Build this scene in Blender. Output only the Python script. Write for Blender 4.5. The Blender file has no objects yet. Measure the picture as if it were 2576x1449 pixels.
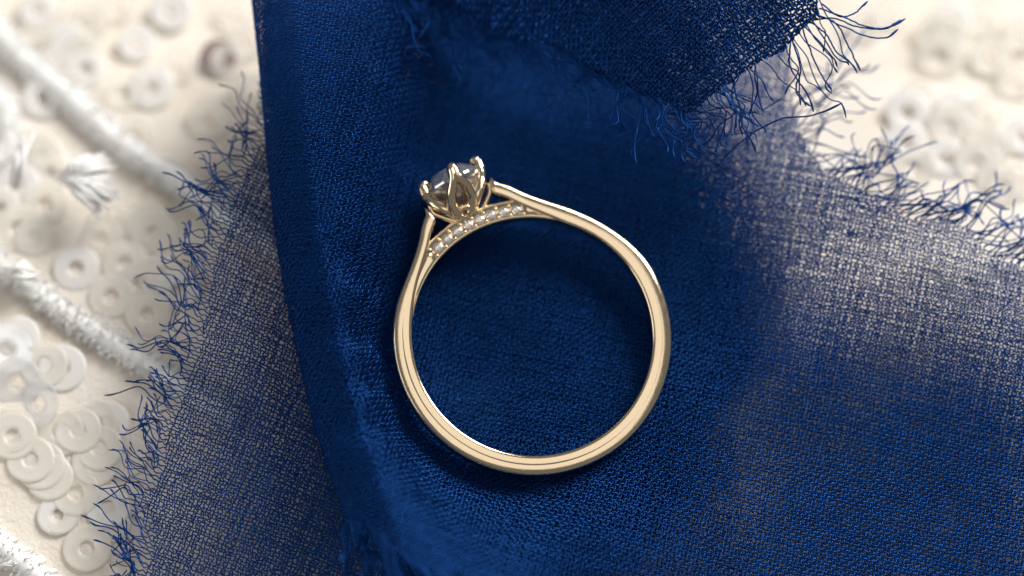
import bpy, bmesh, math, random
import numpy as np
from mathutils import Vector, Matrix

rnd = random.Random(7)
nr = np.random.default_rng(11)
S = bpy.context.scene
COL = S.collection
S.unit_settings.system = 'METRIC'
S.unit_settings.scale_length = 0.01          # one unit is one centimetre

# ---------------------------------------------------------------- camera
TH = math.radians(17.0)
D, W = 25.0, 7.085
FWD = np.array([0, math.sin(TH), -math.cos(TH)])
UP = np.array([0, math.cos(TH), math.sin(TH)])
RT = np.array([1.0, 0, 0])
CAM = np.array([0, 0, 0.3]) - FWD * D
cam = bpy.data.cameras.new("camera")
cam.sensor_width = 36.0
cam.lens = 36.0 * D / W
cam.clip_start, cam.clip_end = 0.5, 2000
cam.dof.use_dof = True
cam.dof.focus_distance = D - 0.35
cam.dof.aperture_fstop = cam.lens * 1e-3 / 1.35     # entrance pupil 1.35 cm
co = bpy.data.objects.new("camera", cam)
co.location = CAM
co.rotation_euler = (TH, 0, 0)
COL.objects.link(co)
S.camera = co

# ---------------------------------------------------------------- world, lamps, exposure
wd = bpy.data.worlds.new("World")
S.world = wd
wd.use_nodes = True
bg = wd.node_tree.nodes["Background"]
bg.inputs[0].default_value = (0.95, 0.97, 1.0, 1)
bg.inputs[1].default_value = 0.17

def area(name, loc, target, size, radiance, color):
    l = bpy.data.lights.new(name, 'AREA')
    l.shape = 'RECTANGLE'
    l.size, l.size_y = size
    l.energy = radiance * math.pi * size[0] * size[1]
    l.color = color
    o = bpy.data.objects.new(name, l)
    o.location = loc
    d = Vector(target) - Vector(loc)
    o.rotation_euler = d.to_track_quat('-Z', 'Y').to_euler()
    COL.objects.link(o)
    return o

area("window_light", (93, 106, 86), (0, 0, 0), (90, 90), 17.0, (1.0, 0.99, 0.975))
area("left_fill_light", (-88, -20, 48), (0, 0, 0), (70, 56), 2.2, (1.0, 0.98, 0.95))  # added fill lamp, brightens the cream fabric left of the fold
area("ceiling_light", (13, 2, 95), (0, 0, 0), (60, 60), 0.84, (1.0, 0.98, 0.95))

S.view_settings.view_transform = 'Standard'
S.view_settings.look = 'None'
S.view_settings.exposure = 0.0
S.view_settings.gamma = 1.0
S.cycles.use_denoising = True
S.cycles.denoiser = 'OPENIMAGEDENOISE'
S.cycles.denoising_prefilter = 'ACCURATE'
S.cycles.use_adaptive_sampling = False
S.cycles.sample_clamp_direct = 12.0
S.cycles.max_bounces = 14
S.cycles.transparent_max_bounces = 24
S.cycles.transmission_bounces = 12
S.cycles.caustics_refractive = True
S.cycles.caustics_reflective = True
S.cycles.sample_clamp_indirect = 6.0

# ---------------------------------------------------------------- picture <-> place
def at(px, py, z):
    """point of the place at height z seen at (px, py) of a 2576 x 1449 view"""
    px, py = np.asarray(px, float), np.asarray(py, float)
    xn = (px - 1288.0) / 2576 * W
    yn = -(py - 724.5) / 2576 * W
    d = xn[..., None] * RT + yn[..., None] * UP + D * FWD
    t = (np.asarray(z, float) - CAM[2]) / d[..., 2]
    return CAM + t[..., None] * d

def proj(p):
    q = p - CAM
    dep = q @ FWD
    return 1288 + (q @ RT) / dep * D / W * 2576, 724.5 - (q @ UP) / dep * D / W * 2576

# ---------------------------------------------------------------- materials
def mat(name, color, rough=0.5, metal=0.0, **kw):
    m = bpy.data.materials.new(name)
    m.use_nodes = True
    b = m.node_tree.nodes["Principled BSDF"]
    b.inputs["Base Color"].default_value = (*color, 1)
    b.inputs["Roughness"].default_value = rough
    b.inputs["Metallic"].default_value = metal
    for k, v in kw.items():
        b.inputs[k.replace("_", " ")].default_value = v
    return m

def noise_color(m, c0, c1, scale, detail=3, coord='Object', lo=0.35, hi=0.65):
    nt = m.node_tree
    b = nt.nodes["Principled BSDF"]
    tc = nt.nodes.new("ShaderNodeTexCoord")
    n = nt.nodes.new("ShaderNodeTexNoise")
    n.inputs["Scale"].default_value = scale
    n.inputs["Detail"].default_value = detail
    r = nt.nodes.new("ShaderNodeValToRGB")
    r.color_ramp.elements[0].position, r.color_ramp.elements[1].position = lo, hi
    r.color_ramp.elements[0].color = (*c0, 1)
    r.color_ramp.elements[1].color = (*c1, 1)
    nt.links.new(tc.outputs[coord], n.inputs["Vector"])
    nt.links.new(n.outputs["Fac"], r.inputs["Fac"])
    nt.links.new(r.outputs["Color"], b.inputs["Base Color"])
    return tc, n, b

def bump(m, scale, strength, dist, detail=4, kind='noise', stretch=None):
    nt = m.node_tree
    b = nt.nodes["Principled BSDF"]
    tc = nt.nodes.new("ShaderNodeTexCoord")
    src = tc.outputs["Object"]
    if stretch:
        mp = nt.nodes.new("ShaderNodeMapping")
        mp.inputs["Scale"].default_value = stretch
        nt.links.new(src, mp.inputs["Vector"])
        src = mp.outputs["Vector"]
    n = nt.nodes.new("ShaderNodeTexNoise")
    n.inputs["Scale"].default_value = scale
    n.inputs["Detail"].default_value = detail
    bp = nt.nodes.new("ShaderNodeBump")
    bp.inputs["Strength"].default_value = strength
    bp.inputs["Distance"].default_value = dist
    nt.links.new(src, n.inputs["Vector"])
    nt.links.new(n.outputs["Fac"], bp.inputs["Height"])
    nt.links.new(bp.outputs["Normal"], b.inputs["Normal"])

M_BLUE = mat("blue_thread", (0.012, 0.075, 0.30), 0.5)
noise_color(M_BLUE, (0.0009, 0.0095, 0.054), (0.0026, 0.020, 0.092), 9.0, 4)
_nt = M_BLUE.node_tree
_b = _nt.nodes["Principled BSDF"]
_b.inputs["Specular IOR Level"].default_value = 0.04
_g = _nt.nodes.new("ShaderNodeBsdfGlossy")
_g.inputs["Color"].default_value = (0.020, 0.145, 0.56, 1)
_g.inputs["Roughness"].default_value = 0.38
_m = _nt.nodes.new("ShaderNodeMixShader")
_m.inputs[0].default_value = 0.27
_nt.links.new(_b.outputs[0], _m.inputs[1]); _nt.links.new(_g.outputs[0], _m.inputs[2])
_nt.links.new(_m.outputs[0], _nt.nodes["Material Output"].inputs["Surface"])
M_GOLD = mat("champagne_gold", (0.90, 0.71, 0.475), 0.10, 1.0)
bump(M_GOLD, 60.0, 0.05, 0.004, 3)
_nt = M_GOLD.node_tree                      # handling marks: the polish is not equally bright everywhere
_tc = _nt.nodes.new("ShaderNodeTexCoord"); _mp = _nt.nodes.new("ShaderNodeMapping"); _mp.inputs["Scale"].default_value = (1, 1, 6)
_n = _nt.nodes.new("ShaderNodeTexNoise"); _n.inputs["Scale"].default_value = 14.0; _n.inputs["Detail"].default_value = 8.0; _n.inputs["Roughness"].default_value = 0.7
_r = _nt.nodes.new("ShaderNodeMapRange"); _r.inputs[1].default_value = 0.35; _r.inputs[2].default_value = 0.7; _r.inputs[3].default_value = 0.07; _r.inputs[4].default_value = 0.17
_nt.links.new(_tc.outputs["Object"], _mp.inputs["Vector"]); _nt.links.new(_mp.outputs["Vector"], _n.inputs["Vector"])
_nt.links.new(_n.outputs["Fac"], _r.inputs[0]); _nt.links.new(_r.outputs[0], _nt.nodes["Principled BSDF"].inputs["Roughness"])
M_SATIN = mat("cream_satin", (0.70, 0.58, 0.43), 0.6)
noise_color(M_SATIN, (0.78, 0.69, 0.58), (0.86, 0.79, 0.70), 1.6, 4)
bump(M_SATIN, 30.0, 0.5, 0.02, 5)
M_WHITE = mat("white_yarn", (0.96, 0.945, 0.915), 0.5)
_nt = M_WHITE.node_tree                     # fibres let light through
_t = _nt.nodes.new("ShaderNodeBsdfTranslucent"); _t.inputs["Color"].default_value = (.95, .93, .90, 1)
_m = _nt.nodes.new("ShaderNodeMixShader"); _m.inputs[0].default_value = 0.12
_nt.links.new(_nt.nodes["Principled BSDF"].outputs[0], _m.inputs[1]); _nt.links.new(_t.outputs[0], _m.inputs[2])
_nt.links.new(_m.outputs[0], _nt.nodes["Material Output"].inputs["Surface"])

def sequin_mat(name, color, alpha, rough=0.3):
    m = mat(name, color, rough, 0.0, Alpha=alpha)
    b = m.node_tree.nodes["Principled BSDF"]
    b.inputs["Coat Weight"].default_value = 0.25
    b.inputs["Coat Roughness"].default_value = 0.2
    bump(m, 14.0, 0.15, 0.02, 2)
    return m
M_SEQ = sequin_mat("milky_sequin", (0.94, 0.89, 0.80), 0.50)
M_SEQ2 = sequin_mat("pale_sequin", (0.94, 0.89, 0.81), 0.33)
M_SEQW = sequin_mat("white_sequin", (0.95, 0.92, 0.88), 0.66)
M_MAUVE = sequin_mat("mauve_sequin", (0.30, 0.22, 0.20), 0.8)
M_CLEAR = sequin_mat("clear_sequin", (0.9, 0.9, 0.9), 0.35, 0.10)

M_GEM = bpy.data.materials.new("diamond")
M_GEM.use_nodes = True
_nt = M_GEM.node_tree
_b = _nt.nodes["Principled BSDF"]
_b.inputs["Base Color"].default_value = (1, 1, 1, 1)
_b.inputs["Roughness"].default_value = 0.0
_b.inputs["IOR"].default_value = 2.417
_b.inputs["Transmission Weight"].default_value = 0.82
_g = _nt.nodes.new("ShaderNodeBsdfGlossy"); _g.inputs["Roughness"].default_value = 0.05; _g.inputs["Color"].default_value = (.97, .98, 1, 1)
_m = _nt.nodes.new("ShaderNodeMixShader"); _m.inputs[0].default_value = 0.30
_nt.links.new(_b.outputs[0], _m.inputs[1]); _nt.links.new(_g.outputs[0], _m.inputs[2])
_nt.links.new(_m.outputs[0], _nt.nodes["Material Output"].inputs["Surface"])

# ---------------------------------------------------------------- mesh helpers
def mesh(name, V, F, m, parent=None, smooth=True):
    V = np.asarray(V, np.float32).reshape(-1, 3)
    me = bpy.data.meshes.new(name)
    if isinstance(F, np.ndarray):
        k = F.shape[1]
        me.vertices.add(len(V)); me.vertices.foreach_set("co", V.ravel())
        me.loops.add(F.size); me.loops.foreach_set("vertex_index", F.astype(np.int32).ravel())
        me.polygons.add(len(F))
        me.polygons.foreach_set("loop_start", np.arange(0, F.size, k, dtype=np.int32))
        me.update(calc_edges=True)
    else:
        me.from_pydata([tuple(map(float, v)) for v in V], [], F)
        me.update()
    me.polygons.foreach_set("use_smooth", np.full(len(me.polygons), smooth, dtype=bool))
    me.materials.append(m)
    o = bpy.data.objects.new(name, me)
    COL.objects.link(o)
    if parent is not None:
        o.parent = parent
        o.matrix_parent_inverse = parent.matrix_world.inverted()
    return o

def thing(name, label, cat, loc, group=None):
    o = bpy.data.objects.new(name, None)
    o.empty_display_size = 0.2
    o.location = loc
    o["label"], o["category"] = label, cat
    if group: o["group"] = group
    COL.objects.link(o)
    o.matrix_world = Matrix.Translation(Vector(loc))
    return o

class MB:
    """collects tubes into one mesh"""
    def __init__(s): s.V, s.F, s.n = [], [], 0
    def add(s, V, F):
        s.V.append(np.asarray(V, float)); s.F += [tuple(i + s.n for i in f) for f in F]; s.n += len(V)
    def build(s, name, m, parent=None, smooth=True):
        return mesh(name, np.concatenate(s.V), s.F, m, parent, smooth)

def tube(P, R, sides=6, hint=None, flat=1.0, closed=False):
    """P (n,3), R scalar or (n,); flat scales the radius across the hint direction"""
    P = np.asarray(P, float); n = len(P)
    R = np.broadcast_to(np.asarray(R, float), (n,))
    T = (np.roll(P, -1, 0) - np.roll(P, 1, 0)) if closed else np.gradient(P, axis=0)
    T /= np.linalg.norm(T, axis=1)[:, None] + 1e-12
    if hint is None:
        h = np.array([0, 0, 1.0]) if abs(T[:, 2]).mean() < 0.85 else np.array([0, 1.0, 0])
        h = np.broadcast_to(h, P.shape)
    else:
        h = np.broadcast_to(np.asarray(hint, float), P.shape)
    A = np.cross(h, T); A /= np.linalg.norm(A, axis=1)[:, None] + 1e-9
    B = np.cross(T, A)
    an = np.arange(sides) / sides * 2 * math.pi
    V = P[:, None] + R[:, None, None] * (np.cos(an)[None, :, None] * A[:, None] + flat * np.sin(an)[None, :, None] * B[:, None])
    F = []
    for i in range(n if closed else n - 1):
        a, b = i * sides, ((i + 1) % n) * sides
        for k in range(sides):
            k2 = (k + 1) % sides
            F.append((a + k, a + k2, b + k2, b + k))
    if not closed:
        F.append(tuple(range(sides - 1, -1, -1)))
        F.append(tuple((n - 1) * sides + k for k in range(sides)))
    return V.reshape(-1, 3), F

def spline(pts, n):
    """Catmull-Rom through pts"""
    pts = np.asarray(pts, float)
    t = np.concatenate([[0], np.cumsum(np.linalg.norm(np.diff(pts, axis=0), axis=1))])
    m = np.gradient(pts, t, axis=0)
    s = np.linspace(0, t[-1], n)
    k = np.clip(np.searchsorted(t, s, side='right') - 1, 0, len(t) - 2)
    h = t[k + 1] - t[k]; u = ((s - t[k]) / h)[:, None]; h = h[:, None]
    return ((2*u**3 - 3*u**2 + 1) * pts[k] + (u**3 - 2*u**2 + u) * h * m[k]
            + (-2*u**3 + 3*u**2) * pts[k + 1] + (u**3 - u**2) * h * m[k + 1])

class TPS:
    """thin-plate height field through (px, py, z) control points"""
    def __init__(s, ctrl):
        c = np.array(ctrl, float)
        P = at(c[:, 0], c[:, 1], c[:, 2])
        s.P = P[:, :2]; n = len(P)
        K = s.k(s.P) + np.eye(n) * 0.02
        A = np.zeros((n + 3, n + 3)); A[:n, :n] = K; A[:n, n] = 1; A[:n, n+1:] = s.P; A[n:, :n] = A[:n, n:].T
        s.w = np.linalg.solve(A, np.concatenate([P[:, 2], [0, 0, 0]]))
    def k(s, q):
        d2 = ((q[:, None] - s.P[None]) ** 2).sum(-1)
        return 0.5 * d2 * np.log(d2 + 1e-9)
    def __call__(s, x, y):
        sh = np.shape(x)
        q = np.stack([np.ravel(x), np.ravel(y)], -1)
        o = np.empty(len(q)); n = len(s.P)
        for i in range(0, len(q), 60000):
            qq = q[i:i+60000]
            o[i:i+60000] = s.k(qq) @ s.w[:n] + s.w[n] + qq @ s.w[n+1:]
        return o.reshape(sh)

def inside(poly, x, y):
    poly = np.asarray(poly, float); r = np.zeros(np.shape(x), bool)
    for (x0, y0), (x1, y1) in zip(poly, np.roll(poly, -1, 0)):
        if y0 == y1: continue
        c = ((y0 > y) != (y1 > y)) & (x < (x1 - x0) * (y - y0) / (y1 - y0) + x0)
        r ^= c
    return r

def vnoise(x, y, seed, freq):
    """smooth value noise, -1..1"""
    g = np.random.default_rng(seed).uniform(-1, 1, (64, 64))
    a, b = x * freq + 31.7, y * freq + 17.3
    i, j = np.floor(a).astype(int), np.floor(b).astype(int)
    u, v = a - i, b - j
    u, v = u*u*(3-2*u), v*v*(3-2*v)
    i0, j0, i1, j1 = i % 64, j % 64, (i+1) % 64, (j+1) % 64
    return (g[i0, j0]*(1-u)*(1-v) + g[i1, j0]*u*(1-v) + g[i0, j1]*(1-u)*v + g[i1, j1]*u*v)

# ================================================================= the white fabric everything lies on
def base_z(x, y):
    return 0.03 * vnoise(x, y, 3, 0.7) + 0.012 * vnoise(x, y, 4, 2.0) - 0.65 * np.clip((np.asarray(y) + 0.6) / 3.0, 0, 1.6) ** 1.3

fabric = thing("sequinned_fabric", "cream embroidered fabric sewn with round pale sequins and fluffy white cords, under the blue gauze", "fabric", (0, 0, 0))
gx, gy = np.meshgrid(np.linspace(-9, 9, 181), np.linspace(-7, 8, 151), indexing='ij')
V = np.stack([gx, gy, base_z(gx, gy) - 0.02], -1).reshape(-1, 3)
idx = np.arange(181 * 151).reshape(181, 151)
F = np.stack([idx[:-1, :-1], idx[1:, :-1], idx[1:, 1:], idx[:-1, 1:]], -1).reshape(-1, 4)
mesh("backing", V, F, M_SATIN, fabric)

# sequins: one shared annulus mesh, slightly cupped
def annulus(name, R, r, m):
    n = 40; V, F = [], []
    prof = [(r, 0.0), (r, 0.004), (r + 0.3*(R-r), 0.0075), (r + 0.75*(R-r), 0.0125), (R, 0.011), (R, 0.006), (r + 0.5*(R-r), 0.004)]
    k = len(prof)
    for i in range(n):
        a = 2 * math.pi * i / n
        for q, z in prof: V.append((q * math.cos(a), q * math.sin(a), z))
    for i in range(n):
        i2 = (i + 1) % n
        for j in range(k):
            j2 = (j + 1) % k
            F.append((i*k + j, i2*k + j, i2*k + j2, i*k + j2))
    o = mesh(name, V, F, m, fabric)
    return o
seqs = []
SEQ = [  # px, py, radius px, material, lift, tilt x, tilt y
 (197,1082,60,'m',3,0.05,-.05),(250,1127,60,'m',2,.05,-.1),(312,1147,60,'m',1,.02,-.1),(385,1168,62,'m',0,0,-.08),
 (32,1097,62,'m',2,.05,.0),(77,1155,61,'m',3,.05,.05),(125,1200,60,'m',2,.05,-.05),(192,1240,60,'p',1,.02,-.05),(272,1275,57,'w',0,.1,.05),(328,1315,50,'m',0,0,0),
 (280,745,60,'m',1,0,.05),(372,792,61,'m',0,.05,0),(20,880,70,'c',2,.35,.3),(45,965,66,'c',3,-.3,.35),(98,1020,64,'c',1,.3,-.3),
 (527,300,62,'m',1,0,0),(600,395,56,'m',1,.05,0),(632,232,58,'m',0,.1,.1),(550,142,50,'d',2,.0,.1),(210,140,60,'m',0,0,0),(345,108,52,'w',0,.2,.2),
 (385,200,56,'p',0,.1,0),(450,165,52,'p',0,.2,-.2),(452,14,30,'w',2,0,0),(620,105,50,'m',0,.1,0),(120,0,60,'p',0,0,0),(300,5,56,'p',0,.1,0),(230,40,60,'p',0,0,0),
 (192,675,61,'w',2,.02,0),(315,662,60,'m',2,0,0),(405,692,58,'p',1,.05,.05),(387,587,60,'m',0,0,0),(270,562,55,'p',0,.15,.1),(47,575,66,'m',2,0,0),(115,512,62,'m',1,0,0),
 (42,465,62,'w',1,0,0),(103,400,62,'p',0,0,0),(12,382,38,'d',0,.2,.2),(0,525,55,'m',0,0,0),(340,560,50,'p',1,0,0),
 (2284,282,60,'w',1,.02,0),(2406,282,60,'w',1,0,.05),(2482,367,60,'m',0,.05,0),(2370,136,66,'p',1,0,0),(2573,85,55,'m',0,0,0),(2576,344,55,'w',1,0,0),
 (2475,290,56,'p',0,0,0),(2530,470,50,'p',0,.1,.1),(2300,420,58,'p',0,.1,0),(2560,200,58,'p',0,0,.1),(2240,30,50,'p',0,.1,0),(2480,40,60,'p',0,.0,.1),(2180,60,50,'p',0,.0,.1),
 (2390,1300,58,'w',1,.1,.1),(1880,1190,58,'m',1,.1,0),(2160,1010,58,'p',0,.1,.1),(2250,900,58,'m',0,.1,.1),
 (2520,700,60,'w',1,.1,0),(2440,720,60,'m',0,.1,.1),(2350,690,60,'p',0,0,0),(2560,1110,60,'m',0,.1,0),
 (480,1200,58,'w',0,.2,.1),(560,1210,58,'m',1,.1,.1),(640,1190,58,'m',1,.1,.2),(600,1330,58,'p',0,.1,.2),
]
for (x0, y0, x1, y1, n_) in ((0, 360, 150, 620, 6), (60, 0, 620, 420, 13), (240, 540, 460, 820, 5), (2230, 0, 2576, 480, 9), (-20, 1040, 340, 1310, 7), (0, 820, 340, 1000, 4), (100, 1290, 330, 1449, 4), (2330, 300, 2576, 520, 4), (0, 100, 330, 420, 5)):
    for _k in range(n_):
        SEQ.append((rnd.uniform(x0, x1), rnd.uniform(y0, y1), rnd.uniform(50, 64), rnd.choice('mppw'), 0, rnd.uniform(-.1, .1), rnd.uniform(-.1, .1)))
MATS = {'m': M_SEQ, 'p': M_SEQ2, 'w': M_SEQW, 'd': M_MAUVE, 'c': M_CLEAR}
protos = {}
for (px, py, rp, k, lift, tx, ty) in SEQ:
    if k not in protos:
        o = protos[k] = annulus("sequin", 1.0, 0.30, MATS[k])
    else:
        o = protos[k].copy(); COL.objects.link(o)
    r = rp / 363.6
    z0 = 0.001 + 0.0016 * lift
    p = at(px, py, z0)
    z = float(base_z(p[0], p[1])) + z0
    p = at(px, py, z)
    o.location = p
    tx, ty = tx * 0.15 + nr.uniform(-.012, .012), ty * 0.15 + nr.uniform(-.012, .012)
    if k == 'c': o.location.z += 0.04; tx, ty = -.22 + nr.uniform(-.10, .10), .36 + nr.uniform(-.10, .10)
    o.rotation_euler = (tx, ty, nr.uniform(0, 6.28))
    o.scale = (r, r, 0.12)
    if k == 'd': o["label"] = "dark mauve sequin"
    if k == 'c': o["label"] = "clear shiny tilted sequin"

# fluffy cords couched on the fabric
def cord(pts, rad, fluff=1500, loops=0.045, lname="cord"):
    path = spline(at(*np.array(pts, float).T, np.full(len(pts), 0.08)), 60)
    path[:, 2] = base_z(path[:, 0], path[:, 1]) + rad * 0.25
    mb = MB()
    rr = rad * 0.8 * (1 + 0.10 * nr.standard_normal(60))
    mb.add(*tube(path, rr, 10))
    L = np.linalg.norm(np.diff(path, axis=0), axis=1).sum()
    T = np.gradient(path, axis=0); T /= np.linalg.norm(T, axis=1)[:, None]
    for i in range(int(L / loops)):                       # wound satin strands
        f = (i + nr.uniform(-.3, .3)) * loops / L * 59
        k = int(min(max(f, 0), 58)); c = path[k] + (path[k+1] - path[k]) * (f - k)
        t = T[k]; s = np.cross([0, 0, 1.0], t); s /= np.linalg.norm(s)
        a = np.linspace(-0.25, math.pi + 0.25, 9)
        sk = nr.uniform(0.1, 1.0) * rad
        q = rad * nr.uniform(0.82, 1.12)
        A = c + np.cos(a)[:, None] * s * q + np.sin(a)[:, None] * np.array([0, 0, 1.0]) * q * 0.5 + np.cos(a)[:, None] * t * sk
        mb.add(*tube(A, loops * 0.42 * (1 - 0.5 * np.abs(np.linspace(-1, 1, 9)) ** 3), 5))
    for i in range(fluff):                                # fibre ends standing out
        f = nr.uniform(0, 59); k = int(min(f, 58)); c = path[k] + (path[k+1] - path[k]) * (f - k)
        t = T[k]; s = np.cross([0, 0, 1.0], t)
        a = nr.uniform(-0.2, math.pi + 0.2)
        o = math.cos(a) * s + 0.7 * math.sin(a) * np.array([0, 0, 1.0]) + nr.uniform(-.9, .9) * t
        b = c + o * rad * 0.8
        e = b + o * nr.uniform(0.02, 0.055) + nr.normal(0, .02, 3)
        m_ = (b + e) / 2 + nr.normal(0, .008, 3)
        mb.add(*tube(np.stack([b, m_, e]), np.array([.0075, .0065, .002]), 3))
    return mb.build(lname, M_WHITE, fabric)
cord([(-60,-40),(0,50),(90,130),(180,215),(300,330),(450,430),(530,495),(640,560),(760,640)], 0.105, 1700, 0.030)
cord([(-60,590),(0,655),(80,715),(150,770),(230,822),(300,868),(390,925),(480,985),(600,1060)], 0.088, 1500, 0.030)
cord([(-60,1320),(0,1375),(40,1405),(85,1440),(130,1490)], 0.11, 150, 0.055)
cord([(-60,160),(-15,215),(0,270),(5,330),(-40,380)], 0.10, 700, 0.05)
def tassel(root, tips, n, name="tassel"):
    mb = MB()
    R0 = np.array(root, float); T0 = np.array(tips, float)
    for i in range(n):
        u = nr.uniform(0, len(T0) - 1); k = int(min(u, len(T0) - 2))
        tp = T0[k] + (T0[k+1] - T0[k]) * (u - k) + nr.normal(0, 5, 2)
        f = nr.uniform(0.75, 1.05)
        a, b = R0 + nr.normal(0, 7, 2), R0 + (tp - R0) * f
        m_ = (a + b) / 2 + nr.normal(0, 5, 2)
        q = spline(np.array([[*a, .04], [*m_, .12 + nr.uniform(0, .05)], [*b, .05 + nr.uniform(0, .05)]]) * [1, 1, 300], 8)
        P3 = at(q[:, 0], q[:, 1], q[:, 2] / 300)
        mb.add(*tube(P3, np.array([.012, .014, .015, .016, .016, .015, .012, .006]), 5))
    return mb.build(name, M_WHITE, fabric)
tassel((160, 440), [(195,392),(245,385),(292,406),(298,440),(298,480),(281,520),(246,537)], 70)
tassel((20, 690), [(60,640),(95,670),(110,710)], 16)
tassel((30, 470), [(60,335),(100,335)], 6)

# ================================================================= the blue gauze, woven thread by thread
cloth = thing("gauze_cloth", "folded royal blue gauze cloth with frayed edges spread under the gold ring", "cloth", (0, 0, 0.2))
PITCH, TR = 0.0265, 0.0047

def weave(name, surf, ang, origin, ext_u, ext_v, masks, jog=0.30, seed=1, pitch=PITCH, tr=TR, fat=None, crepe=0.24):
    """threads of both directions over surf(a, b) -> xyz; returns the part and where threads end (point, direction, which)"""
    g = np.random.default_rng(seed)
    nu, nv = int(ext_u / pitch), int(ext_v / pitch)
    ca, sa = math.cos(ang), math.sin(ang)
    VV, FF, base, ends = [], [], 0, []
    for fam in (0, 1):
        nth, ncr = (nu, nv) if fam == 0 else (nv, nu)
        ns = 2 * ncr
        t = np.arange(ns) * 0.5 * pitch
        th = np.arange(nth) * pitch
        i, k = np.meshgrid(np.arange(nth), np.arange(ns), indexing='ij')
        across = th[:, None] + np.zeros(ns)[None]
        along = np.zeros(nth)[:, None] + t[None]
        j = k // 2
        ph = (i + j + fam) % 2
        half = (k % 2) == 1
        sgn = np.where(half, 0.0, np.where(ph == 0, 1.0, -1.0))
        # crepe: the yarn swings sideways between crossings, irregularly
        jit = g.normal(0, 0.10, (nth, ns))
        sw = np.where(half, np.where(ph == 0, 1.0, -1.0), 0.0) * jog * (0.7 + 0.6 * g.random((nth, 1)))
        slow = np.cumsum(g.normal(0, 0.05, (nth, ns)), axis=1)
        ker = np.ones(25) / 25
        slow = slow - np.apply_along_axis(lambda r: np.convolve(r, np.ones(61) / 61, 'same'), 1, slow)
        across = across + pitch * (0.5 * sw + jit + 0.9 * slow + g.normal(0, .06, (nth, 1)))
        u, v = (across, along) if fam == 0 else (along, across)
        # uneven density
        u = u + 0.012 * vnoise(u, v, seed + 50, 2.3); v = v + 0.012 * vnoise(u, v, seed + 51, 2.3)
        cf = 0.42 / pitch                                          # crepe: crossings pulled about together
        u = u + crepe * pitch * vnoise(u, v, seed + 60, cf); v = v + crepe * pitch * vnoise(u, v, seed + 61, cf)
        a = origin[0] + ca * u - sa * v
        b = origin[1] + sa * u + ca * v
        P = surf(a, b)
        e = 0.01
        Pa, Pb = surf(a + e, b) - P, surf(a, b + e) - P
        N = np.cross(Pa, Pb); N /= np.linalg.norm(N, axis=-1, keepdims=True) + 1e-12
        P = P + N * (sgn * tr * 1.25)[..., None]
        T = np.gradient(P, axis=1); T /= np.linalg.norm(T, axis=-1, keepdims=True) + 1e-12
        B = np.cross(N, T); Bn = np.linalg.norm(B, axis=-1, keepdims=True); B /= Bn + 1e-12
        N2 = np.cross(T, B)
        r = tr * (0.9 + 0.25 * g.random((nth, 1, 1)))
        if fat is not None: r = r * fat(P)[..., None]
        ring = [N2, -0.5 * N2 + 0.95 * B, -0.5 * N2 - 0.95 * B]
        V = np.stack([P + r * q for q in ring], axis=2)            # nth, ns, 3, 3
        ok = masks[fam](P, a, b)
        seg = ok[:, :-1] & ok[:, 1:]
        ii, kk = np.nonzero(seg)
        v0 = (ii * ns + kk) * 3 
        v1 = v0 + 3
        F = np.concatenate([np.stack([v0 + q, v0 + (q + 1) % 3, v1 + (q + 1) % 3, v1 + q], -1) for q in range(3)])
        used = np.zeros(nth * ns * 3, bool); used[F.ravel()] = True
        remap = np.cumsum(used) - 1
        VV.append(V.reshape(-1, 3)[used]); FF.append(remap[F] + base); base += int(used.sum())
        # thread ends
        st = ok[:, 1:] & ~ok[:, :-1]; en = ok[:, :-1] & ~ok[:, 1:]
        for (q, w) in zip(*np.nonzero(st)): ends.append((P[q, w + 1], -T[q, w + 1], fam))
        for (q, w) in zip(*np.nonzero(en)): ends.append((P[q, w], T[q, w], fam))
    o = mesh(name, np.concatenate(VV), np.concatenate(FF), M_BLUE, cloth)
    return o, ends

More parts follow.
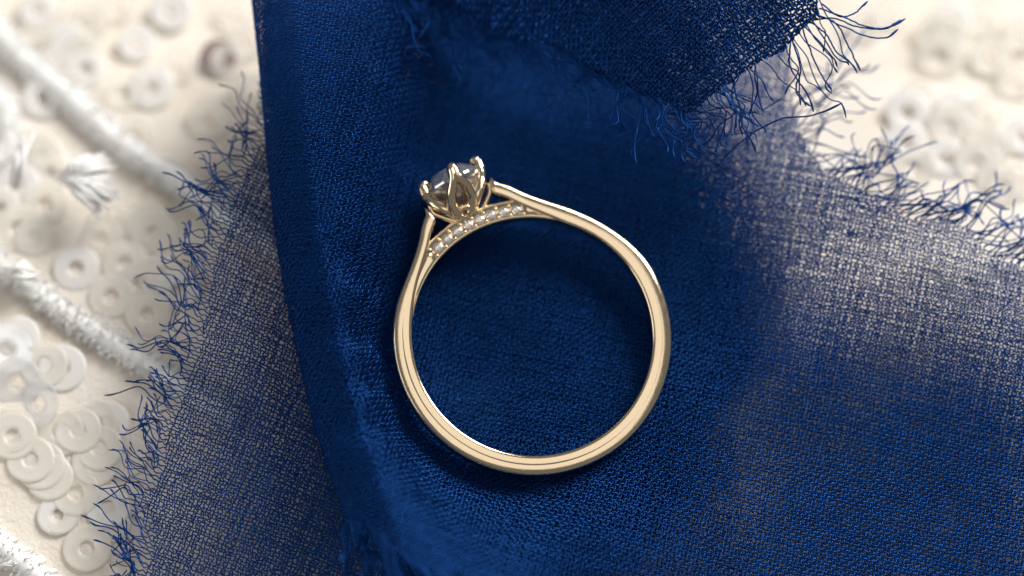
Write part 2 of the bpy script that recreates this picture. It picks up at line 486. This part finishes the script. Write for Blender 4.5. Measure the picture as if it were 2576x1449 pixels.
def fringe(parent, starts, flow, length, seed, clump=5, curl=0.5, floor=None, keep=1.0, rad=0.0046, order=None, sag=0.25):
    """loose yarns from thread ends; each is its own sub-part"""
    g = np.random.default_rng(seed)
    starts = sorted(starts, key=order)
    n = len(starts); i = 0; made = 0
    while i < n:
        c = int(g.integers(max(1, clump - 3), clump + 4))
        grp = starts[i:i + c]; i += c
        cen = np.mean([s[0] for s in grp], axis=0)
        gl = length * g.uniform(0.6, 1.35)
        gd = g.normal(0, 0.32, 3) * [1, 1, .3]
        ph, fr = g.uniform(0, 6.28), g.uniform(6, 13)
        for (p, d, fam) in grp:
            if g.random() > keep: continue
            fl = np.asarray(flow(p), float)
            fl = fl / np.linalg.norm(fl)
            L = gl * g.uniform(0.55, 1.1)
            m = 14
            t = np.linspace(0, 1, m)
            h = fl + gd * 0.8 + g.normal(0, 0.22, 3) * [1, 1, .25]
            h /= np.linalg.norm(h)
            side = np.cross([0, 0, 1.0], h)
            Q = p[None] + h[None] * (t * L)[:, None]
            pinch = np.exp(-((t - g.uniform(.45, .6)) / .24) ** 2) * 0.75
            axis = cen[None] + (fl + gd * .8)[None] * (t * L)[:, None]
            Q += (axis - Q) * pinch[:, None]
            amp = curl * 0.035 * g.uniform(.5, 1.6)
            Q += side[None] * (amp * t ** .7 * np.sin(fr * t * (L / .5) + ph + g.normal(0, .5)) + curl * g.normal(0, .10) * L * t ** 2)[:, None]
            Q += side[None] * np.cumsum(g.normal(0, .0028, m))[:, None]
            Q[:, 2] += 0.012 * np.sin(7 * t + ph) * t - sag * L * t ** 2 * .5
            if floor is not None:
                Q[:, 2] = np.maximum(Q[:, 2], floor(Q[:, 0], Q[:, 1]) + 0.012)
            w = np.clip((t - 0) / .15, 0, 1)[:, None]
            Q = Q * w + (p[None] + d[None] * (t * L)[:, None] * .5 + 0 * Q) * (1 - w)
            Q = spline(Q, 22)
            R = np.full(22, rad * g.uniform(.85, 1.25)); R[-4:] *= [1.2, 1.5, 1.4, 0.5]
            V, F = tube(Q, R, 4)
            mesh("loose_thread", V, F, M_BLUE, parent); made += 1
    return made

# --- lower layer: single sheet reaching out from under the roll to the left, its left edge frayed
hU = TPS([(300,1200,.26),(330,1130,.29),(420,900,.40),(520,650,.52),(620,380,.62),(330,1449,.20),(600,1000,.36),(680,800,.42),(560,1250,.26),(700,1300,.22),(640,900,.42),
          (480,1380,.20),(750,1100,.26),(640,560,.52),(850,900,.16),(900,600,.16),(900,200,.16),(800,1449,.16),(1200,500,.12),(1200,1000,.09),(1600,700,.12),(1600,1200,.09),(2000,700,.12),
          (1500,1449,.12),(1900,1449,.1),(700,0,.5),(1400,0,.14),(2100,100,.12)])
U_EDGE = [(655,330),(600,420),(560,520),(535,640),(500,800),(470,900),(440,1010),(405,1110),(385,1200),(350,1300),(355,1400),(330,1500),(310,1560)]
U_POLY = U_EDGE + [(2000,1560),(1840,1250),(1830,1020),(1960,900),(2040,640),(2060,420),(1900,200),(1700,-60),(655,-60)]
def surfU(a, b):
    z = hU(a, b) + 0.014 * vnoise(a, b, 21, 2.0)
    return np.stack([a, b, z], -1)
def maskU(P, a, b):
    px, py = proj(P); return inside(U_POLY, px + (14 + 50 * (px > 1500)) * vnoise(a, b, 33, 5.0), py)
def maskU_par(P, a, b):
    px, py = proj(P); return inside(U_POLY, px - 20 + 14 * vnoise(a, b, 33, 5.0), py)
def fatU(P):
    px, py = proj(P)
    return (1 + .38 * np.clip((px - 530) / 200, 0, 1) * (px < 1000) + .08 * np.clip((py - 1120) / 160, 0, 1)) * (1 - .45 * np.clip((px - 1700) / 300, 0, 1))
angU = math.radians(-21.5)
pU = at(200, 560, 0.1)
oU, endsU = weave("lower_layer", surfU, angU, (pU[0] - 1.2, pU[1] - 3.4), 6.1, 7.3, (maskU_par, maskU), seed=5, jog=.40, tr=.0047, fat=fatU)
def base_floor(x, y): return base_z(x, y) + 0.02
Lends = []
for e in endsU:
    px, py = proj(e[0]); 
    if e[2] == 1 and px < 690 and py > 300 and e[1][0] < 0: Lends.append(e)
nL = fringe(oU, Lends, lambda p: (-1, 0.62, -0.02), 0.36, 3, clump=6, curl=.75, floor=base_floor, order=lambda s: s[0][1], sag=.35, rad=.0039)

nL += fringe(oU, Lends, lambda p: (-0.75, 1.0, -0.02), 0.26, 103, clump=4, curl=1.5, floor=base_floor, order=lambda s: s[0][1], sag=.2, keep=.75, rad=.0032)

# --- the cloth is doubled once more between the two: a dense inner layer that closes the holes
I_POLY = [(640,-60),(664,180),(682,380),(702,560),(728,720),(758,870),(784,980),(820,1100),(862,1210),(915,1320),(1050,1560),(1500,1560),(1660,1380),(1760,1200),(1800,1050),(1930,900),(1990,650),(1960,460),(1820,250),(1900,-60)]
def surfI(a, b):
    return np.stack([a, b, np.minimum(hU(a, b), .16) - 0.035 + 0.010 * vnoise(a, b, 25, 2.0)], -1)
def maskI(P, a, b):
    px, py = proj(P); return inside(I_POLY, px + np.where(px < 1200, 8, 40) * vnoise(a, b, 26, 3.0), py)
def fatI(P):
    px, py = proj(P)
    edge = np.interp(py, [-60, 250, 460, 650, 900, 1050, 1200, 1380, 1560], [1900, 1820, 1960, 1990, 1930, 1800, 1760, 1660, 1500])
    return np.clip((edge - px + 40) / 320, .16, 1)
oI, _e = weave("inner_layer", surfI, angU, (pU[0] - 1.2, pU[1] - 3.4), 6.1, 7.3, (maskI, maskI), seed=6, jog=.1, pitch=0.031, tr=0.0165, crepe=0.05, fat=fatI)

# --- upper layer: rolled fold on the left, valley carrying the ring, sheer on the right
SIL = [(628,-120),(635,0),(655,180),(672,380),(690,560),(715,720),(745,870),(770,980),(800,1100),(838,1210),(880,1320),(930,1449),(990,1600)]
CREST = [1.17, 1.15, 1.08, 1.00, .92, .86, .80, .78, .79, .84, .92, .98, 1.0]
ZCS = [c - 0.40 for c in CREST]
_s = at(*np.array(SIL, float).T, np.array(ZCS))
_o = np.argsort(_s[:, 1]); SY, SX, SZ = _s[_o, 1], _s[_o, 0], _s[_o, 2]
def xL(y): return np.interp(y, SY, SX)
def zC(y): return np.interp(y, SY, SZ)
_cr = [(x + d, y, z) for (x, y), z, d in zip(SIL, CREST, [112,115,115,115,112,110,105,105,105,110,110,110,110])]
_cr += [(x + 62, y, z - .025) for (x, y, z) in _cr]
hT = TPS(_cr + [(960,0,.92),(965,200,.84),(955,400,.72),(940,560,.64),(910,720,.58),(915,870,.50),(940,980,.48),(975,1090,.48),(1020,1200,.62),(1070,1310,.76),(1130,1410,.86),
          (1030,0,.62),(1035,200,.56),(1015,400,.50),(990,560,.46),(962,720,.42),(965,870,.36),(985,980,.34),(1015,1090,.34),(1075,1200,.42),(1150,1310,.52),(1210,1410,.66),
          (1110,60,.42),(1120,250,.38),(1110,400,.32),(1080,560,.31),(1050,720,.29),(1050,870,.23),(1080,1000,.21),(1150,1120,.20),(1250,1200,.205),
          (1170,480,.26),(1250,430,.27),(1300,650,.23),(1340,850,.21),(1340,1050,.195),(1340,1190,.20),(1500,1150,.195),(1500,600,.25),(1600,850,.20),(1690,850,.205),
          (1350,300,.32),(1550,350,.32),(1800,500,.36),(2000,400,.42),(2150,450,.46),(2350,600,.42),(2560,700,.36),(1800,750,.28),(2050,700,.36),(2300,900,.24),(2560,950,.26),
          (1750,1000,.24),(1950,950,.28),(2100,1150,.18),(2350,1250,.16),(2560,1300,.18),(1700,1250,.24),(1900,1350,.21),(1400,1380,.40),(1600,1449,.34),(2200,1449,.18),(2500,1500,.17),
          (1600,100,.28),(1900,200,.32),(2100,250,.38),(1500,1600,.25),(2700,700,.32),(2700,1200,.18)])
T_RT = [(1950,-80),(1990,150),(2010,330),(2070,430),(2150,470),(2230,520),(2300,560),(2380,560),(2440,590),(2500,640),(2576,690),(2700,740)]
T_POLY = [(560,-80)] + T_RT + [(2700,1600),(1330,1600),(1270,1500),(1160,1445),(1075,1420),(1030,1395),(980,1365),(930,1338),(890,1318),(860,1305),(560,1290)]
def surfT(a, b):
    """a is measured across the cloth, so the part left of the crest winds down and under"""
    l = xL(b); dl = a - l
    R = 0.30
    m = np.clip((R - dl) / R, 0, 1.85)
    phi = m * math.pi / 2
    x = np.where(dl >= R, a, l + R - R * np.sin(phi))
    hc = hT(l + R, b)
    h = hT(np.maximum(a, l + R), b)
    rip = 0.010 * vnoise(x, b, 41, 2.2) + 0.022 * vnoise(x * .8 + b * .5, b * .35 - x * .2, 42, 1.4)
    fl = np.clip((x - l - .5) / .6, 0, 1)
    z = np.where(dl >= R, h + rip * fl, zC(b) + (hc - zC(b)) * np.cos(phi))
    return np.stack([x, b, z], -1)
def maskT(P, a, b):
    px, py = proj(P)
    return inside(T_POLY, px + 12 * vnoise(a, b, 61, 4.0), py + 12 * vnoise(a, b, 62, 4.0)) & (a - xL(b) > -0.24)
def fatT(P):
    """yarns lie closer and fluffier towards the right, thinner where the gauze is pulled open"""
    px, py = proj(P)
    g = np.zeros(px.shape)
    for cx, cy, sx, sy, w in ((2420,640,260,110,.42), (2150,1000,150,50,.25), (2260,900,120,60,.25), (2390,1300,60,40,.35), (1900,1190,90,50,.22), (1800,1290,110,60,.2), (2060,1110,90,50,.2), (2500,900,80,120,.15)):
        g += w * np.exp(-((px - cx) / sx) ** 2 - ((py - cy) / sy) ** 2)
    return 1 + (.40 + .22 * np.clip((py - 780) / 250, 0, 1)) * np.clip((px - 1650) / 450, 0, 1) - g * np.clip((px - 1650) / 450, 0, 1)
angT = math.radians(-13)
oT, endsT = weave("upper_layer", surfT, angT, (-2.9, -1.95), 7.6, 5.6, (maskT, maskT), seed=9, jog=.55, fat=fatT)
Rends, Bends = [], []
for e in endsT:
    px, py = proj(e[0])
    if e[2] == 0 and 1950 < px < 2640 and 150 < py < 760 and e[1][1] > 0: Rends.append(e)
    if e[2] == 0 and 840 < px < 1260 and 1290 < py < 1500 and e[1][1] < 0: Bends.append(e)
def T_floor(x, y): return np.maximum(base_z(x, y) + 0.02, 0)
nR = fringe(oT, Rends, lambda p: (0.85, 0.75, 0.05), 0.52, 13, clump=6, curl=.8, floor=T_floor, order=lambda s: s[0][0], sag=.35, keep=.95)
nR += fringe(oT, Rends, lambda p: (0.95, 0.35, 0.05), 0.40, 113, clump=5, curl=1.6, floor=T_floor, order=lambda s: s[0][0], sag=.35, keep=.8, rad=.0040)
nB = fringe(oT, Bends, lambda p: (0.38, -1, -.12), 0.62, 14, clump=7, curl=.5, floor=T_floor, order=lambda s: s[0][0], rad=.0072, sag=.1)
nB += fringe(oT, Bends, lambda p: (0.15, -1, .05), 0.45, 214, clump=6, curl=.9, floor=T_floor, order=lambda s: s[0][0], rad=.0058, sag=.05, keep=.8)

# --- corner flap lying over the top, rising to the right, both edges frayed
hC = TPS([(980,-60,.85),(1100,20,.62),(1230,70,.62),(1350,100,.70),(1500,160,.82),(1650,250,.90),(1760,320,.92),(1880,190,1.12),(2000,80,1.24),(2060,0,1.30),(2080,-100,1.40),
          (1800,140,1.16),(1700,0,1.26),(1550,0,1.14),(1450,40,.98),(1400,-100,1.22),(1200,-60,.98),(1900,0,1.28)])
C_POLY = [(930,-120),(960,-20),(1060,25),(1180,55),(1330,100),(1430,140),(1520,190),(1620,255),(1690,290),(1735,298),(1775,265),(1840,210),(1945,130),(2017,72),(2068,30),(2060,0),(2040,-120)]
def surfC(a, b):
    return np.stack([a, b, hC(a, b) + .012 * vnoise(a, b, 71, 2.0)], -1)
def maskC(P, a, b):
    px, py = proj(P); return inside(C_POLY, px + 20 * vnoise(a, b, 72, 4.0), py + 20 * vnoise(a, b, 73, 4.0))
pC = at(1500, 100, .5)
oC, endsC = weave("corner_flap", surfC, math.radians(38), (pC[0] - .3, pC[1] - 2.4), 3.6, 3.8, (maskC, maskC), seed=15, jog=.45, tr=.0088)
Cl, Cr = [], []
for e in endsC:
    px, py = proj(e[0])
    if py < -20 or px < 960: continue
    if px > 1840 and e[1][0] > 0 and e[2] == 0 or px > 1840 and e[1][1] < 0: Cr.append(e)
    elif px <= 1840 and e[1][1] < 0: Cl.append(e)
def C_floor(x, y):
    return hT(x, y) + 0.03
nC = fringe(oC, Cl, lambda p: (0.75, -0.62, .12), 0.50, 23, clump=7, curl=1.5, floor=C_floor, order=lambda s: s[0][0], keep=.9, sag=.15, rad=.0046)
nC += fringe(oC, Cl, lambda p: (0.35, -1, .05), 0.34, 123, clump=5, curl=2.2, floor=C_floor, order=lambda s: s[0][0], keep=.6, sag=.2, rad=.0038)
nC += fringe(oC, Cr, lambda p: (0.45, -1, -.2), 0.55, 24, clump=4, curl=.6, floor=base_floor, order=lambda s: s[0][0], keep=.6, sag=.4)
# the long yarns that stick out of the flap's corner
for pts in ([(2060,20,1.0),(2120,40,1.0),(2180,62,.99),(2240,58,.98),(2275,40,.98)], [(2050,35,1.0),(2110,62,1.0),(2170,85,.98),(2230,88,.96),(2252,66,.95)],
            [(2065,10,1.0),(2110,45,1.0),(2150,40,.98),(2190,8,.96)], [(2040,50,1.0),(2095,45,1.0),(2160,66,.99),(2230,70,.97),(2262,52,.96)],
            [(2055,40,1.0),(2100,60,.99),(2130,120,.95),(2160,180,.93)], [(2040,55,1.0),(2075,75,.98),(2110,130,.94),(2140,150,.92)],
            [(2020,70,.98),(2040,130,.93),(2070,200,.88),(2090,230,.86)], [(1800,420,.42),(1880,345,.62),(1960,300,.75),(2060,285,.8),(2125,252,.8)],
            [(1990,100,.95),(1990,170,.9),(2030,230,.84),(2050,280,.8)], [(1990,95,.95),(2010,180,.88),(2000,230,.84),(2040,270,.8)]):
    pts = [(x, y, z + .24) for x, y, z in pts]
    a = np.array(pts, float)
    Q = spline(at(a[:, 0], a[:, 1], a[:, 2]), 26)
    Q += np.cumsum(nr.normal(0, .0025, Q.shape), 0)
    R = np.full(26, .0058); R[-4:] *= [1.2, 1.5, 1.3, .5]
    V, F = tube(Q, R, 4); mesh("loose_thread", V, F, M_BLUE, oC)
print("fringe", nL, nR, nB, nC)

# ================================================================= the ring
RO = at(1338, 850, 0.395)
# the ring lies almost level: its face leans 12 degrees off the line of sight, towards the upper right of the view
_t, _d = math.radians(12.0), math.radians(65.0)
E3 = math.sin(_t) * (math.cos(_d) * RT + math.sin(_d) * UP) - math.cos(_t) * FWD
E1 = np.array([1.0, 0, 0]) - E3[0] * E3; E1 /= np.linalg.norm(E1)
E2 = np.cross(E3, E1)
ring = thing("diamond_ring", "slim champagne gold engagement ring with a round diamond, lying on the blue gauze", "ring", RO)

def loc(px, py, h):
    """picture point -> ring-plane coordinates at height h above the ring's middle plane"""
    px, py = np.asarray(px, float), np.asarray(py, float)
    d = ((px - 1288) / 2576 * W)[..., None] * RT + (-(py - 724.5) / 2576 * W)[..., None] * UP + D * FWD
    o = RO + E3 * h
    t = ((o - CAM) @ E3) / (d @ E3)
    q = CAM + t[..., None] * d - o
    return q @ E1, q @ E2
def wld(a, b, c):
    a, b, c = np.broadcast_arrays(np.asarray(a, float), np.asarray(b, float), np.asarray(c, float))
    return RO + a[..., None] * E1 + b[..., None] * E2 + c[..., None] * E3

HT = 0.085
RI, RO_ = 0.825, 0.962
OUT_L = [(1066,519),(1066,555),(1057,598),(1045,638),(1030,680),(1014,715)]
OUT_R = [(1560,589),(1516,560),(1481,542),(1447,527),(1412,514),(1377,504),(1343,493),(1308,480),(1271,463),(1235,440)]
INN_L = [(1094,541),(1092,569),(1085,600),(1076,631),(1063,670),(1054,699),(1045,742),(1039,790)]
INN_R = [(1403,554),(1369,538),(1334,526),(1299,510),(1264,493),(1233,475)]
def polar(L):
    a, b = loc(*np.array(L, float).T, HT)
    return np.arctan2(b, a), np.hypot(a, b)
def outline(L, R, r, d0, d1):
    """traced shoulder, plain circle round the back, traced shoulder"""
    pl, rl = polar(L); pr, rr = polar(R)
    mid = np.radians(np.arange(d0, d1, 6.0))
    ph = np.concatenate([pl, mid, pr + 2 * math.pi]); q = np.concatenate([rl, np.full(len(mid), r), rr])
    keep = np.concatenate([[True], np.diff(ph) > 0.01]); 
    return ph[keep], q[keep]
pho, ro = outline(OUT_L, OUT_R, RO_, 174, 402)
phi_, ri = outline(INN_L, INN_R, RI, 186, 424)
def smooth_curve(ph, r):
    q = spline(np.column_stack([ph, r]), 500)
    return q[:, 0], q[:, 1]
so, si = smooth_curve(pho, ro), smooth_curve(phi_, ri)
NB = 280
f = np.linspace(0, 1, NB)
PHo = so[0][0] + (so[0][-1] - so[0][0]) * f; PHi = si[0][0] + (si[0][-1] - si[0][0]) * f
Ro_, Ri_ = np.interp(PHo, *so), np.interp(PHi, *si)
def smooth1(x, n=9):
    k = np.ones(n) / n
    y = np.convolve(np.pad(x, n // 2, mode='edge'), k, 'valid'); y[0], y[-1] = x[0], x[-1]; return y
Ro_, Ri_ = smooth1(Ro_, 13), smooth1(Ri_, 13)
#print("band widths mm", np.round((Ro_ - Ri_)[::20] * 10, 2))
def band():
    mb = MB(); V = []
    for k in range(NB):
        d = math.degrees(PHo[k])
        g = float(np.interp(d, [165, 195, 285, 325, 400], [0, 1, 1, .22, 0]))       # crease and sloped outer facet fade out on the shoulders
        w = HT * float(np.interp(k / (NB - 1), [0, .1, .9, 1], [.92, 1, 1, .92]))
        A = [(0.0, .45), (0.0, .80), (.03, .91), (.08, .955), (.18, .985), (.32, 1.0), (.45, .998), (.485, .995 - .018*g), (.515, .99 - .030*g), (.55, .985 - .008*g),
             (.62, .970), (.76, .942), (.87, .90), (.945, .82), (.985, .68), (1.0, .42)]
        prof = A + [(x, -h) for x, h in reversed(A)]
        for x, h in prof:
            ph = PHi[k] + (PHo[k] - PHi[k]) * x; r = Ri_[k] + (Ro_[k] - Ri_[k]) * x
            V.append(wld(r * math.cos(ph), r * math.sin(ph), h * w))
    n = 32; F = []
    for k in range(NB - 1):
        for j in range(n):
            j2 = (j + 1) % n
            F.append((k*n + j, k*n + j2, (k+1)*n + j2, (k+1)*n + j))
    F.append(tuple(range(n - 1, -1, -1))); F.append(tuple((NB - 1) * n + j for j in range(n)))
    mb.add(np.array(V), F)
    return mb.build("band", M_GOLD, ring)
band()

# pierced bridge under the head: continues the ring's inner circle
def bridge():
    V, F = [], []; n0, n1 = math.radians(66), math.radians(172); N = 96
    for k in range(N):
        u = k / (N - 1); ph = n0 + (n1 - n0) * u
        r0, r1 = 0.829, 0.966
        cap = np.interp(ph, np.radians([66, 76, 84, 90]), [.25, .48, .86, 1.0]) * np.interp(ph, np.radians([138, 146, 160, 172]), [1.0, .66, .40, .12])
        r1 = r0 + (r1 - r0) * cap; w = 0.060
        st = 1.0 if math.radians(93) < ph < math.radians(141) else 0.0
        d = .80 if st else .97
        top = [(0, .3), (0, .75), (.03, .95), (.08, 1.04), (.16, 1.04), (.24, d), (.5, d), (.78, d), (.86, 1.04), (.93, 1.04), (.98, .92), (1, .6), (1, .3)]
        prof = top + [(x, -h) for x, h in reversed(top)]
        for x, h in prof:
            r = r0 + (r1 - r0) * x
            V.append(wld(r * math.cos(ph), r * math.sin(ph), h * w))
    n = 26
    for k in range(N - 1):
        for j in range(n):
            j2 = (j + 1) % n
            F.append((k*n + j, k*n + j2, (k+1)*n + j2, (k+1)*n + j))
    F.append(tuple(range(n - 1, -1, -1))); F.append(tuple((N - 1) * n + j for j in range(n)))
    return mesh("bridge", np.array(V), F, M_GOLD, ring)
br = bridge()

def brilliant(name):
    bm = bmesh.new(); R = 1.0; pts = []
    for i in range(8):
        a = i * math.pi / 4
        pts.append((.56 * math.cos(a), .56 * math.sin(a), .345))
        a2 = a + math.pi / 8
        pts.append((.80 * math.cos(a2), .80 * math.sin(a2), .215))
        pts.append((.80 * math.cos(a) * .98, .80 * math.sin(a) * .98, .20))
        pts.append((.30 * math.cos(a2), .30 * math.sin(a2), -.62))
    for i in range(32):
        a = i * math.pi / 16
        pts.append((math.cos(a), math.sin(a), .03)); pts.append((math.cos(a), math.sin(a), -.03))
    pts.append((0, 0, -.88))
    for p in pts: bm.verts.new(p)
    bmesh.ops.convex_hull(bm, input=bm.verts)
    bmesh.ops.dissolve_limit(bm, angle_limit=math.radians(1.5), verts=bm.verts, edges=bm.edges)
    me = bpy.data.meshes.new(name); bm.to_mesh(me); bm.free()
    me.materials.append(M_GEM)
    return me
GEM = brilliant("diamond")
GEM2 = GEM.copy(); GEM2.name = "small_diamond"
M_GEM2 = mat("small_diamond", (0.97, 0.965, 0.96), 0.02, 0.0, Transmission_Weight=0.78)
M_GEM2.node_tree.nodes["Principled BSDF"].inputs["IOR"].default_value = 2.2
GEM2.materials[0] = M_GEM2
for v in GEM2.vertices: v.co.z *= 0.62 if v.co.z > 0 else 1.0
for v in GEM.vertices: v.co.z *= 1.35 if v.co.z > 0 else 1.1

def place(name, me, pos, zaxis, r, parent, spin=0.0):
    o = bpy.data.objects.new(name, me); COL.objects.link(o)
    z = Vector(zaxis).normalized(); q = z.to_track_quat('Z', 'Y')
    mw = Matrix.Translation(Vector(pos)) @ q.to_matrix().to_4x4() @ Matrix.Rotation(spin, 4, 'Z') @ Matrix.Scale(r, 4)
    o.parent = parent
    o.matrix_parent_inverse = parent.matrix_world.inverted()
    o.matrix_basis = mw
    return o

STN = [(1102,623),(1125,602),(1150,583),(1177,568),(1206,553),(1236,541),(1267,533),(1298,530)]
sa, sb = loc(*np.array(STN, float).T, .055)
sph, srr = np.arctan2(sb, sa), np.hypot(sa, sb)
sph = np.polyval(np.polyfit(np.arange(8), sph, 2), np.arange(8)); srr = np.full(8, srr.mean())
for k in range(8):
    pos = wld(srr[k] * math.cos(sph[k]), srr[k] * math.sin(sph[k]), .055)
    place("accent_diamond", GEM2, pos, E3 + .05 * np.array([math.cos(sph[k]), math.sin(sph[k]), 0]), 0.0368, ring, nr.uniform(0, 3))
bs = bmesh.new(); bmesh.ops.create_uvsphere(bs, u_segments=14, v_segments=9, radius=1.0)
bead = bpy.data.meshes.new("bead"); bs.to_mesh(bead); bs.free()
bead.materials.append(M_GOLD); bead.polygons.foreach_set("use_smooth", [True] * len(bead.polygons))
dm = np.diff(sph).mean()
bph = np.concatenate([[sph[0] - dm * .55], (sph[:-1] + sph[1:]) / 2, [sph[-1] + dm * .55]])
for p_ in bph:
    for s_ in (-1, 1):
        r = srr[0] + s_ * 0.030
        place("bead", bead, wld(r * math.cos(p_), r * math.sin(p_), .060), E3, 0.0125, br)

# --- head: tulip setting on its own axis
ba, bb = loc(1170, 547, 0.0); ta, tb = loc(1131, 437, 0.0)
base2, top2 = np.array([ba, bb]), np.array([float(ta), float(tb)])
AX2 = np.array([-.46, .888]); AX2 /= np.linalg.norm(AX2)
LT2 = np.array([AX2[1], -AX2[0]])
AXH = float((top2 - base2) @ AX2)               # base to prong tips
def hd(lat, s, e):
    """head coordinates: lateral, up the axis (0 base .. AXH tips), towards the viewer"""
    lat, s, e = np.broadcast_arrays(np.asarray(lat, float), np.asarray(s, float), np.asarray(e, float))
    sk = np.clip(s / AXH, 0, 1.2)
    off = base2[None] + (top2 - base2)[None] * sk.reshape(-1, 1)
    off = off + AX2 * 0
    # stay on the axis but keep the base where the bridge is
    q = off + LT2 * lat.reshape(-1, 1)
    return wld(q[:, 0], q[:, 1], e.reshape(-1))
AX3 = AX2[0] * E1 + AX2[1] * E2; LT3 = LT2[0] * E1 + LT2[1] * E2
basket = mesh("basket", *(lambda V, F: (V, F))(*tube(hd(np.zeros(2), np.array([-.05, .02]), np.zeros(2)), .06, 12)), M_GOLD, ring)

RG = 0.203                                         # stone radius
def rad_at(s):
    return np.interp(s / AXH, [0, .15, .35, .55, .75, 1.0], [.045, .095, .150, .185, .205, .215])
def prong(psi):
    mb = MB()
    for sg in (-1, 1):
        fr = np.linspace(0, 1, 26)
        s = AXH * (0.02 + 0.98 * fr)
        r = rad_at(s)
        spread = np.interp(fr, [0, .12, .30, .5, .66, .8, 1], [.035, .062, .078, .062, .032, .013, .010])
        da = sg * spread / np.maximum(r, .07)
        a = psi + da
        P = hd(r * np.cos(a), s, r * np.sin(a))
        hint = (np.cos(a)[:, None] * LT3 + np.sin(a)[:, None] * E3)
        R = np.interp(fr, [0, .3, .6, .85, 1], [.034, .036, .036, .034, .027])
        mb.add(*tube(P, R, 10, hint=hint, flat=1.3))
    # claw folded over the crown
    fr = np.linspace(0, 1, 12)
    s = AXH * (0.70 + .34 * np.sin(fr * math.pi / 2)); r = np.interp(fr, [0, .5, .8, 1], [.207, .216, .205, .160])
    P = hd(r * math.cos(psi), s, r * math.sin(psi))
    hint = (math.cos(psi) * LT3 + math.sin(psi) * E3)
    mb.add(*tube(P, np.interp(fr, [0, .6, .85, 1], [.030, .038, .038, .020]), 12, hint=hint, flat=.9))
    return mb.build("prong", M_GOLD, basket)
for psi in (math.pi, 0.0, math.pi / 2, -math.pi / 2):
    prong(psi)
# cup, scalloped rail and struts to the shoulders
mb = MB()
tt = np.linspace(0, 2 * math.pi, 48, endpoint=False)
for s0, rr_, rad in ((.12, .090, .026),):
    mb.add(*tube(hd(rr_ * np.cos(tt), AXH * s0 + .018 * np.cos(4 * tt), rr_ * np.sin(tt)), rad, 8, closed=True))
mb.build("cup", M_GOLD, basket)
for pts in ([(1080,515),(1088,536),(1112,548),(1150,560)], [(1228,462),(1232,480),(1224,505),(1207,538)]):
    p = np.array(pts, float)
    for e0, rr_ in ((.035, .020), (-.035, .020)):
        a, b = loc(p[:, 0], p[:, 1], e0)
        Q = spline(wld(a, b, np.full(len(p), e0)), 20)
        m2 = MB(); m2.add(*tube(Q, np.full(20, rr_), 8, hint=E3, flat=1.5)); m2.build("strut", M_GOLD, basket)

gc = hd(np.array([0.0]), np.array([AXH * .79]), np.array([0.0]))[0]
place("center_diamond", GEM, gc, AX3, RG, ring, math.radians(11))
